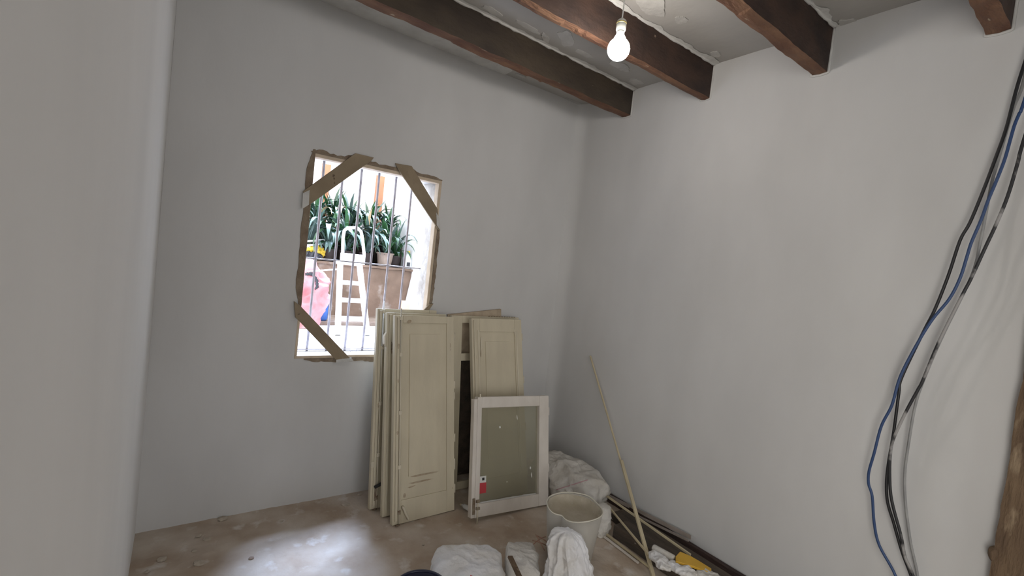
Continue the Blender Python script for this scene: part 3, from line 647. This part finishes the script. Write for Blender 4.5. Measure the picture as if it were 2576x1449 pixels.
strip_('leaning_batten', P(1568, 1182, 1, -.85), P(1485, 895, 0, -.012), .012, .006, (1, 0, 0), 'batten', 'thin upper beige batten tapering up against the right wall', 'batten', 'leaning battens')
# white roll, bits of bag, yellow plastic
T = thing('paint_roller', 'dirty white roller sleeve lying on the dark boards', 'roller', P(1668, 1390, 2, .115)); tv = T.location
a, b = P(1643, 1377, 2, .105)-tv, P(1696, 1406, 2, .105)-tv
bm = new(); tube(bm, [a, a.lerp(b, .05), a.lerp(b, .95), b], .018, 14, rf=lambda s: .015 if s in (0, 1) else .018); obj('sleeve', bm, 'sack', T, smooth=True)
bm = new(); tube(bm, [a-(b-a)*.03, a+(b-a)*.02], .009, 10); obj('core', bm, 'batten', T, smooth=True)
q = P(1662, 1410, 2, .10); o = put('white_rag', hump(q.x, q.y, .035, .075, .018, -.35, 21, .077, 16, .012), 'sack_white', (q.x, q.y, .077)); tag(o, 'white rag on the dark boards just below the roller sleeve', 'rag')
q = P(1716, 1431, 2, .10); o = put('torn_bag', hump(q.x, q.y, .038, .065, .018, .35, 24, .077, 16, .014), 'sack_white', (q.x, q.y, .077)); tag(o, 'torn white plastic bag beside the yellow plastic piece', 'bag')
q = P(1765, 1447, 2, .09); o = put('torn_bag', hump(q.x+.01, q.y-.03, .05, .05, .018, .2, 27, .077, 16, .012), 'sack', (q.x, q.y, .077)); tag(o, 'grey white bag scrap below the yellow piece at the bottom edge', 'bag')
bm = new(); pl = [(1700, 1399), (1711, 1387), (1737, 1398), (1758, 1410), (1790, 1430), (1787, 1438), (1779, 1438), (1745, 1424), (1700, 1411)]
prism(bm, [P(a, b, 2, .118) for a, b in pl], (0, 0, -.012)); o = obj('yellow_scraper', bm, 'yellow', origin=P(1740, 1412, 2, .11), bevel=.002); tag(o, 'flat yellow plastic scraper lying on the dark boards by the right wall', 'scraper')

# plaster crumbs on the floor
cl = [(560, 1306, .022, 'pale plaster crumb at the foot of the window wall, left of the window'), (500, 1350, .012, 'tiny plaster crumb left of a slightly larger one, middle of the dark floor'), (520, 1358, .016, 'plaster crumb on the dark floor below the window wall'),
      (488, 1388, .012, 'slim plaster crumb just above the largest pale lump on the floor'), (500, 1418, .022, 'largest pale plaster lump on the dark floor near the left wall'), (407, 1408, .018, 'flat plaster crumb nearest the left wall'),
      (370, 1440, .012, 'small crumb at the bottom edge against the left wall'), (640, 1290, .010, 'small crumb close to the window wall below the window'), (870, 1270, .022, 'pale plaster lump beside the foot of the left shutter stack'),
      (905, 1245, .012, 'small crumb by the wall just left of the shutters'), (708, 1312, .009, 'tiny crumb on the floor right of the window centre line'), (632, 1405, .012, 'brownish crumb at the left border of the bright patch of daylight'), (1065, 1372, .008, 'tiny crumb left of the flat white sack')]
for i, (px, py, r, lab) in enumerate(cl):
    q = P(px, py, 2, 0); bm = new(); bmesh.ops.create_icosphere(bm, subdivisions=2, radius=r)
    for v in bm.verts:
        v.co += noise.noise_vector(v.co*60+Vector((i, i, i)))*r*.5; v.co.z = max(v.co.z*.38, -.002)
    bmesh.ops.translate(bm, verts=bm.verts, vec=q+Vector((0, 0, .003))); o = obj('plaster_crumb', bm, 'terracotta' if i == 11 else 'crumb', origin=q)
    tag(o, lab, 'debris', 'plaster crumbs on the floor')

# ------------------------------------------------------------------ cables
def cable(pts, off, r, m_, label, extra_top, extra_bot):
    T = [P(a, b, 0, -off(i/(len(pts)-1))) for i, (a, b) in enumerate(pts)]
    T = [Vector(v) for v in extra_top]+T+[Vector(v) for v in extra_bot]
    out = []
    for i in range(len(T)-1):
        p0, p1, p2, p3 = T[max(i-1, 0)], T[i], T[i+1], T[min(i+2, len(T)-1)]
        for s in range(5):
            u = s/5; out.append(.5*((2*p1)+(p2-p0)*u+(2*p0-5*p1+4*p2-p3)*u*u+(3*p1-p0-3*p2+p3)*u**3))
    out.append(T[-1]); bm = new(); tube(bm, out, r, 10); o_ = obj('cable', bm, m_, origin=T[-1], smooth=True); tag(o_, label, 'cable', 'cables hanging at the right')
cable([(2574, 170), (2556, 228), (2531, 324), (2506, 394), (2473, 481), (2440, 560), (2415, 605), (2386, 692), (2352, 778), (2326, 829), (2269, 948), (2261, 990), (2248, 1088), (2235, 1165), (2230, 1217), (2233, 1264), (2248, 1315), (2269, 1388), (2292, 1449)],
      lambda t_: .05+.03*math.sin(t_*3), .0055, 'cable_black', 'glossy black cable, outermost left along its upper length, beside the doorway', [(-.03, -2.47, 2.80), (-.04, -2.44, 2.62)], [(-.06, -2.37, .36), (-.06, -2.42, .15), (-.10, -2.43, .012)])
cable([(2574, 357), (2560, 410), (2535, 493), (2506, 564), (2477, 626), (2444, 698), (2419, 746), (2362, 860), (2321, 958), (2310, 979), (2279, 1036), (2248, 1103), (2240, 1140), (2238, 1196), (2243, 1258), (2266, 1346), (2276, 1398), (2287, 1424), (2297, 1449)],
      lambda t_: .075+.02*math.sin(t_*4), .0055, 'cable_dusty', 'black cable smeared with plaster, rightmost at the top and crossing to the left', [(-.03, -2.50, 2.80), (-.05, -2.485, 2.5)], [(-.07, -2.38, .36), (-.08, -2.44, .15), (-.13, -2.45, .012)])
cable([(2574, 208), (2552, 266), (2535, 319), (2510, 406), (2494, 464), (2475, 564), (2465, 613), (2456, 659), (2441, 702), (2412, 762), (2366, 856), (2320, 965), (2300, 1031), (2282, 1140), (2276, 1191), (2277, 1258), (2287, 1341), (2292, 1372), (2300, 1408), (2308, 1449)],
      lambda t_: .04+.02*math.sin(t_*3), .0050, 'cable_grey', 'grey cable hanging rightmost near the bottom, by the right wall', [(-.03, -2.45, 2.80), (-.04, -2.43, 2.6)], [(-.05, -2.36, .36), (-.05, -2.39, .15), (-.07, -2.40, .012)])
cable([(2574, 262), (2564, 286), (2552, 315), (2541, 353), (2527, 402), (2506, 456), (2485, 506), (2469, 551), (2444, 609), (2432, 647), (2415, 700), (2388, 752), (2346, 803), (2310, 860), (2274, 927), (2259, 964), (2243, 1021), (2217, 1072), (2199, 1140), (2186, 1186), (2185, 1217), (2194, 1248), (2199, 1315), (2212, 1372), (2253, 1449)],
      lambda t_: .06+.04*math.sin(t_*3), .0052, 'cable_blue', 'blue cable hanging in the bundle, bulging leftmost near the bottom', [(-.03, -2.49, 2.80), (-.04, -2.46, 2.55)], [(-.08, -2.30, .36), (-.08, -2.38, .15), (-.16, -2.41, .012)])

# ------------------------------------------------------------------ outside: courtyard
GZ = .715
bm = new(); box(bm, (-6, WT, GZ-.3), (3, 6.5, GZ)); struct('courtyard_ground', bm, 'paving')
bm = new(); gridbox(bm, (-5, 2.08, GZ-.01), (-.2, 2.62, GZ+.035), 60, .02, 3, 4); struct('mud_strip', bm, 'mud')
bm = new(); box(bm, (-5, 2.6, GZ-.1), (-.15, 3.4, 1.32)); bmesh.ops.subdivide_edges(bm, edges=bm.edges[:], cuts=20, use_grid_fill=True)
for v in bm.verts: v.co += noise.noise_vector(v.co*3)*.012
struct('garden_retaining_wall', bm, 'garden_wall', smooth=False)
bm = new(); gridbox(bm, (-5, 2.575, 1.32), (-.15, 3.0, 1.345), 60, .006, 9, 5); struct('ledge_slab', bm, 'garden_wall')
bm = new(); box(bm, (-5, 2.98, 1.30), (-.15, 3.5, 1.62)); struct('upper_bed', bm, 'soil')
bm = new(); box(bm, (-5, 3.7, .5), (3, 3.8, 2.9)); struct('courtyard_wall_rear', bm, 'white_wall')
bm = new(); box(bm, (-.16, WT+.35, .5), (-.05, 3.7, 2.6)); prism(bm, [(-.16, 2.58, GZ), (-.25, 2.58, GZ), (-.16, 2.58, 1.34)], (0, -.3, 0)); struct('courtyard_wall_side', bm, 'white_wall')
for px, py, lab in ((821, 425, 'orange brown wooden post behind the plants at the upper left of the window'), (957, 450, 'orange brown wooden post behind the middle of the plants')):
    q = P(px, py, 1, 3.55); bm = new(); box(bm, (q.x-.045, 3.5, 1.45), (q.x+.045, 3.6, 3.1)); o = obj('wooden_post', bm, 'orange_wood', origin=(q.x, 3.55, 1.45), bevel=.006); tag(o, lab, 'post', 'posts behind the plants')
# strap-leaved plants
LV = []
for i, (L, droop, up0) in enumerate([(.50, 2.3, 1.35), (.56, 2.9, 1.2), (.42, 1.6, 1.45), (.60, 3.3, 1.3), (.48, .8, 1.5), (.36, 2.6, .9)]):
    for j in range(1):
        bm = new(); n = 9; x = z = 0; ang = up0; L_ = L; prev = None; lw = .021
        for k in range(n+1):
            s = k/n; w_ = lw*(.55+.9*s if s < .5 else 1.0)*(1 if s < .72 else max(.03, (1-s)/.28))
            row = [bm.verts.new((x-math.sin(ang)*.25*abs(e_)*w_*-1, e_*w_, z+math.cos(ang)*.25*abs(e_)*w_)) for e_ in (-1, 0, 1)]
            if prev:
                for m2 in (0, 1): bm.faces.new((prev[m2], prev[m2+1], row[m2+1], row[m2]))
            prev = row; x += math.cos(ang)*L_/n; z += math.sin(ang)*L_/n; ang -= droop/n*(.5+s)
        me = bpy.data.meshes.new('leaf'); bmesh.ops.recalc_face_normals(bm, faces=bm.faces); bm.to_mesh(me); bm.free()
        for p_ in me.polygons: p_.use_smooth = True
        for mm in ('leaf', 'leaf_pale', 'dry_leaf'):
            m2_ = me.copy(); m2_.materials.append(M[mm]); LV.append((mm, i, m2_))
def plant(x, y, z, n, label, sc=1.0, pot=None, pr=.08, ph=.14, seed=0, upright=.3, pale=.5):
    rnd = random.Random(seed)
    T = thing('strap_leaf_plant', label, 'plant', (x, y, z), group='strap leaved plants on the ledge')
    bm = new(); lathe(bm, [(pr*.75, 0), (pr*.95, ph*.9), (pr*1.05, ph*.9), (pr*1.05, ph), (pr*.92, ph), (pr*.9, ph*.9)], 28); obj('pot', bm, pot or 'dark_pot', T, smooth=False)
    bm = new(); lathe(bm, [(pr*.9, ph*.88), (pr*.5, ph*.96)], 20); obj('soil', bm, 'soil', T)
    for k in range(n):
        kind = rnd.random(); ci = rnd.choice([4, 2, 4]) if rnd.random() < upright else rnd.choice([0, 1, 3, 5, 0, 1])
        mm = 'dry_leaf' if kind < .04 else ('leaf_pale' if kind < pale else 'leaf')
        me = [l[2] for l in LV if l[0] == mm and l[1] == ci][0]
        o_ = bpy.data.objects.new('leaf', me); C.objects.link(o_); o_.parent = T
        a = rnd.random()*6.283
        while x > -.55 and math.cos(a) > .55: a = rnd.random()*6.283
        s = sc*rnd.uniform(.75, 1.15)
        o_.location = (math.cos(a)*.02, math.sin(a)*.02, ph*.93); o_.rotation_euler = (rnd.uniform(-.15, .15), rnd.uniform(-.2, .25), a); o_.scale = (s, s*rnd.uniform(.8, 1.2), s)
    return T
plant(-1.36, 2.77, 1.347, 41, 'strap leaved green plant on the ledge, leftmost behind the yellow bag', 1.0, seed=1, upright=.2, pale=.6)
plant(-1.13, 2.75, 1.347, 54, 'strap leaved plant on the ledge left of the ladder hoop', 1.05, seed=2, upright=.12, pale=.75)
plant(-.93, 2.78, 1.347, 57, 'strap leaved plant on the ledge seen through the ladder hoop', 1.1, seed=3, upright=.12, pale=.7)
plant(-.70, 2.75, 1.347, 57, 'strap leaved plant on the ledge between ladder and the pale pot', 1.1, seed=4, upright=.12, pale=.75)
plant(-.475, 2.72, 1.347, 30, 'strap leaved plant growing in a pale terracotta pot', .85, 'terracotta', .102, .165, 5, .7, .3)
plant(-.33, 2.79, 1.347, 44, 'strap leaved plant at the right end of the ledge behind the white jug', .95, seed=6)
for i, (x, s) in enumerate(((-1.42, 1.0), (-1.22, 1.1), (-1.02, 1.15), (-.82, 1.1), (-.58, 1.1), (-.34, .95))):
    plant(x, 3.12, 1.63, 46, 'strap leaved plant in the upper bed, '+['leftmost of the upper row', 'second from the left of the upper row', 'third from the left of the upper row', 'fourth from the left of the upper row', 'second from the right of the upper row', 'rightmost of the upper row'][i], s*.85, seed=20+i, upright=.35, pale=.45)
# things on the ledge
q = P(798, 628, 1, 2.68); o = put('yellow_bag', hump(q.x-.02, 2.70, .10, .06, .075, .2, 41, 1.35, 14, .03), 'yellow_bag', (q.x, 2.7, 1.35)); tag(o, 'crumpled bright yellow bag on the ledge at the left of the window', 'bag')
q = P(780, 645, 1, 2.66); o = put('black_bag', hump(q.x-.02, 2.612, .13, .030, .040, 0, 43, 1.35, 16, .02), 'black_bag', (q.x, 2.63, 1.35)); tag(o, 'black crumpled plastic under the yellow bag on the ledge', 'bag')
q = P(785, 603, 1, 2.75); T = thing('cable_coil', 'white coiled hose on top of the yellow bag outside', 'hose', (q.x, 2.72, q.z-.06))
for k in range(3):
    bm = new(); tube(bm, [((.10+.012*k)*math.cos(a*.35), .07*math.sin(a*.35), .02*k+.03*math.sin(a*.35+k)) for a in range(19)], .011, 8); obj('loop', bm, 'white_plastic', T, smooth=True)
q = P(1029, 655, 1, 2.62); T = thing('jug', 'white plastic jug with a dark label at the right end of the ledge', 'jug', (q.x, 2.66, 1.347))
bm = new(); lathe(bm, [(.045, 0), (.05, .01), (.05, .13), (.035, .165), (.016, .185), (.016, .20)], 24); obj('body', bm, 'white_plastic', T, smooth=True)
bm = new(); box(bm, (-.028, -.054, .03), (.012, -.046, .08)); obj('label_patch', bm, 'black_bag', T)
bm = new(); lathe(bm, [(.019, .20), (.019, .22)], 16); obj('cap', bm, 'yellow_bag', T)
q = P(1008, 640, 1, 2.85); bm = new(); lathe(bm, [(.06, 0), (.075, .12), (.08, .12), (.08, .14)], 24); bmesh.ops.translate(bm, verts=bm.verts, vec=(-.33, 2.84, 1.347)); o = obj('teal_pot', bm, 'teal', origin=(-.33, 2.84, 1.347)); tag(o, 'teal plastic pot tucked beside the pale terracotta pot', 'pot')
# red tarpaulin bundle with dark hose and white patch, blue container behind
q = P(776, 760, 1, 1.9); rx = q.x-.03
o = put('red_tarpaulin', loft([(GZ+.0, rx, 1.95, .13, .10, 0), (GZ+.15, rx, 1.95, .16, .11, 0), (GZ+.30, rx+.05, 1.94, .17, .11, 0), (GZ+.42, rx+.03, 1.95, .17, .11, 0), (GZ+.54, rx-.02, 1.95, .13, .09, 0), (GZ+.64, rx-.06, 1.95, .12, .08, 0), (GZ+.655, rx-.06, 1.95, .01, .01, 0)], 51, 5, .06, 90, 70, GZ+.003), 'tarp_red', (rx, 1.95, GZ)); tag(o, 'faded red tarpaulin bundle standing outside at the left of the window', 'tarpaulin')
T = thing('black_hose', 'black corrugated hose looped over the red tarpaulin', 'hose', (rx, 1.80, GZ+.42))
bm = new(); hp = [P(768, 690, 1, 1.83), P(785, 688, 1, 1.83), P(797, 705, 1, 1.82), P(798, 722, 1, 1.83), P(792, 728, 1, 1.84)]; pts = []
for i in range(len(hp)-1):
    for s in range(6): pts.append(hp[i].lerp(hp[i+1], s/6)-Vector(T.location))
tube(bm, pts, .015, 10, rf=lambda s: .014+.004*math.sin(s*90)); obj('tube', bm, 'black_bag', T, smooth=True)
q = P(811, 775, 1, 2.18); T = thing('blue_container', 'blue plastic container standing behind the red tarpaulin', 'container', (q.x, 2.19, GZ+.036))
bm = new(); lathe(bm, [(.05, 0), (.06, .02), (.06, .20), (.04, .25), (.02, .27)], 24); obj('body', bm, 'blue_plastic', T, smooth=True)
bm = new(); lathe(bm, [(.022, .27), (.022, .29)], 14); obj('cap', bm, 'black_bag', T)
a, b = P(773, 683, 1, 1.86), P(856, 677, 1, 1.70); bm = new(); tube(bm, [a, b], .007, 10); o = obj('broom_handle', bm, 'white_plastic', origin=a.lerp(b, .5), smooth=True); tag(o, 'thin white pole stretched level between red tarpaulin and stepladder', 'pole')
q = P(1017, 768, 1, 2.2); T = thing('small_crate', 'small orange box on the courtyard ground, right of the window view', 'box', (q.x, 2.2, GZ+.03)); q2 = P(1017, 775, 1, 2.2)
bm = new(); box(bm, (-.05, -.04, 0), (.05, .04, max(.06, P(1017, 757, 1, 2.2).z-GZ-.03))); obj('body', bm, 'peach', T, bevel=.004)
bm = new(); box(bm, (.01, -.042, .01), (.048, -.038, .07)); obj('label_patch', bm, 'dark_pot', T)
# stepladder
L0 = Vector((0, 1.62, GZ))
def Lp(px, py, y): return P(px, py, 1, y)
T = thing('stepladder', 'white stepladder with hoop handrail standing outside beyond the window bars', 'ladder', (P(885, 830, 1, 1.6).x, 1.6, GZ)); tv = Vector(T.location)
fl_, fr_ = Lp(850, 835, 1.52), Lp(925, 835, 1.52); fl_.z = fr_.z = GZ+.004
tl_, tr_ = Lp(856, 662, 1.72), Lp(904, 664, 1.72)
for a, b in ((fl_, tl_), (fr_, tr_)):
    bm = new(); beam_between(bm, a-tv, b-tv, .044, .045, (1, 0, 0)); r1 = obj('rail', bm, 'white_wall', T, bevel=.003)
    bm = new(); beam_between(bm, a-tv+Vector((0, 0, -.002)), a-tv+Vector((0, .01, .03)), .050, .052, (1, 0, 0)); obj('foot', bm, 'white_plastic', T, bevel=.003)
for py in (709, 752, 797):
    s = (835-py)/173; a, b = fl_.lerp(tl_, s), fr_.lerp(tr_, s)
    bm = new(); box(bm, (a.x-tv.x+.01, a.y-tv.y-.03, a.z-tv.z-.018), (b.x-tv.x-.01, a.y-tv.y+.05, a.z-tv.z+.018)); obj('tread', bm, 'white_wall', T, bevel=.003)
bm = new(); box(bm, (tl_.x-tv.x-.015, .08, tl_.z-tv.z-.01), (tr_.x-tv.x+.015, .30, tl_.z-tv.z+.012)); obj('platform', bm, 'white_wall', T, bevel=.004)
bm = new(); box(bm, (tl_.x-tv.x-.01, .085, tl_.z-tv.z+.012), (tr_.x-tv.x+.01, .11, tl_.z-tv.z+.10)); obj('tray', bm, 'white_wall', T, bevel=.004)
hoop = [Lp(862, 640, 1.86), Lp(863, 600, 1.88), Lp(866, 580, 1.89), Lp(875, 573, 1.89), Lp(898, 573, 1.89), Lp(908, 582, 1.89), Lp(912, 600, 1.88), Lp(916, 640, 1.86)]
pts = []
for i in range(len(hoop)-1):
    for s in range(4): pts.append(hoop[i].lerp(hoop[i+1], s/4)-tv)
pts.append(hoop[-1]-tv); pts = [Vector((pts[0].x, pts[0].y, tl_.z-tv.z))]+pts+[Vector((pts[-1].x, pts[-1].y, tl_.z-tv.z))]
bm = new(); tube(bm, pts, .015, 10); obj('handrail', bm, 'white_wall', T, smooth=True)
for a, x in ((Lp(857, 668, 1.9), Lp(851, 828, 2.03)), (Lp(903, 670, 1.9), Lp(922, 828, 2.03))):
    x.z = GZ+.004; bm = new(); beam_between(bm, a-tv, x-tv, .026, .03, (1, 0, 0)); obj('back_leg', bm, 'white_wall', T, bevel=.003)
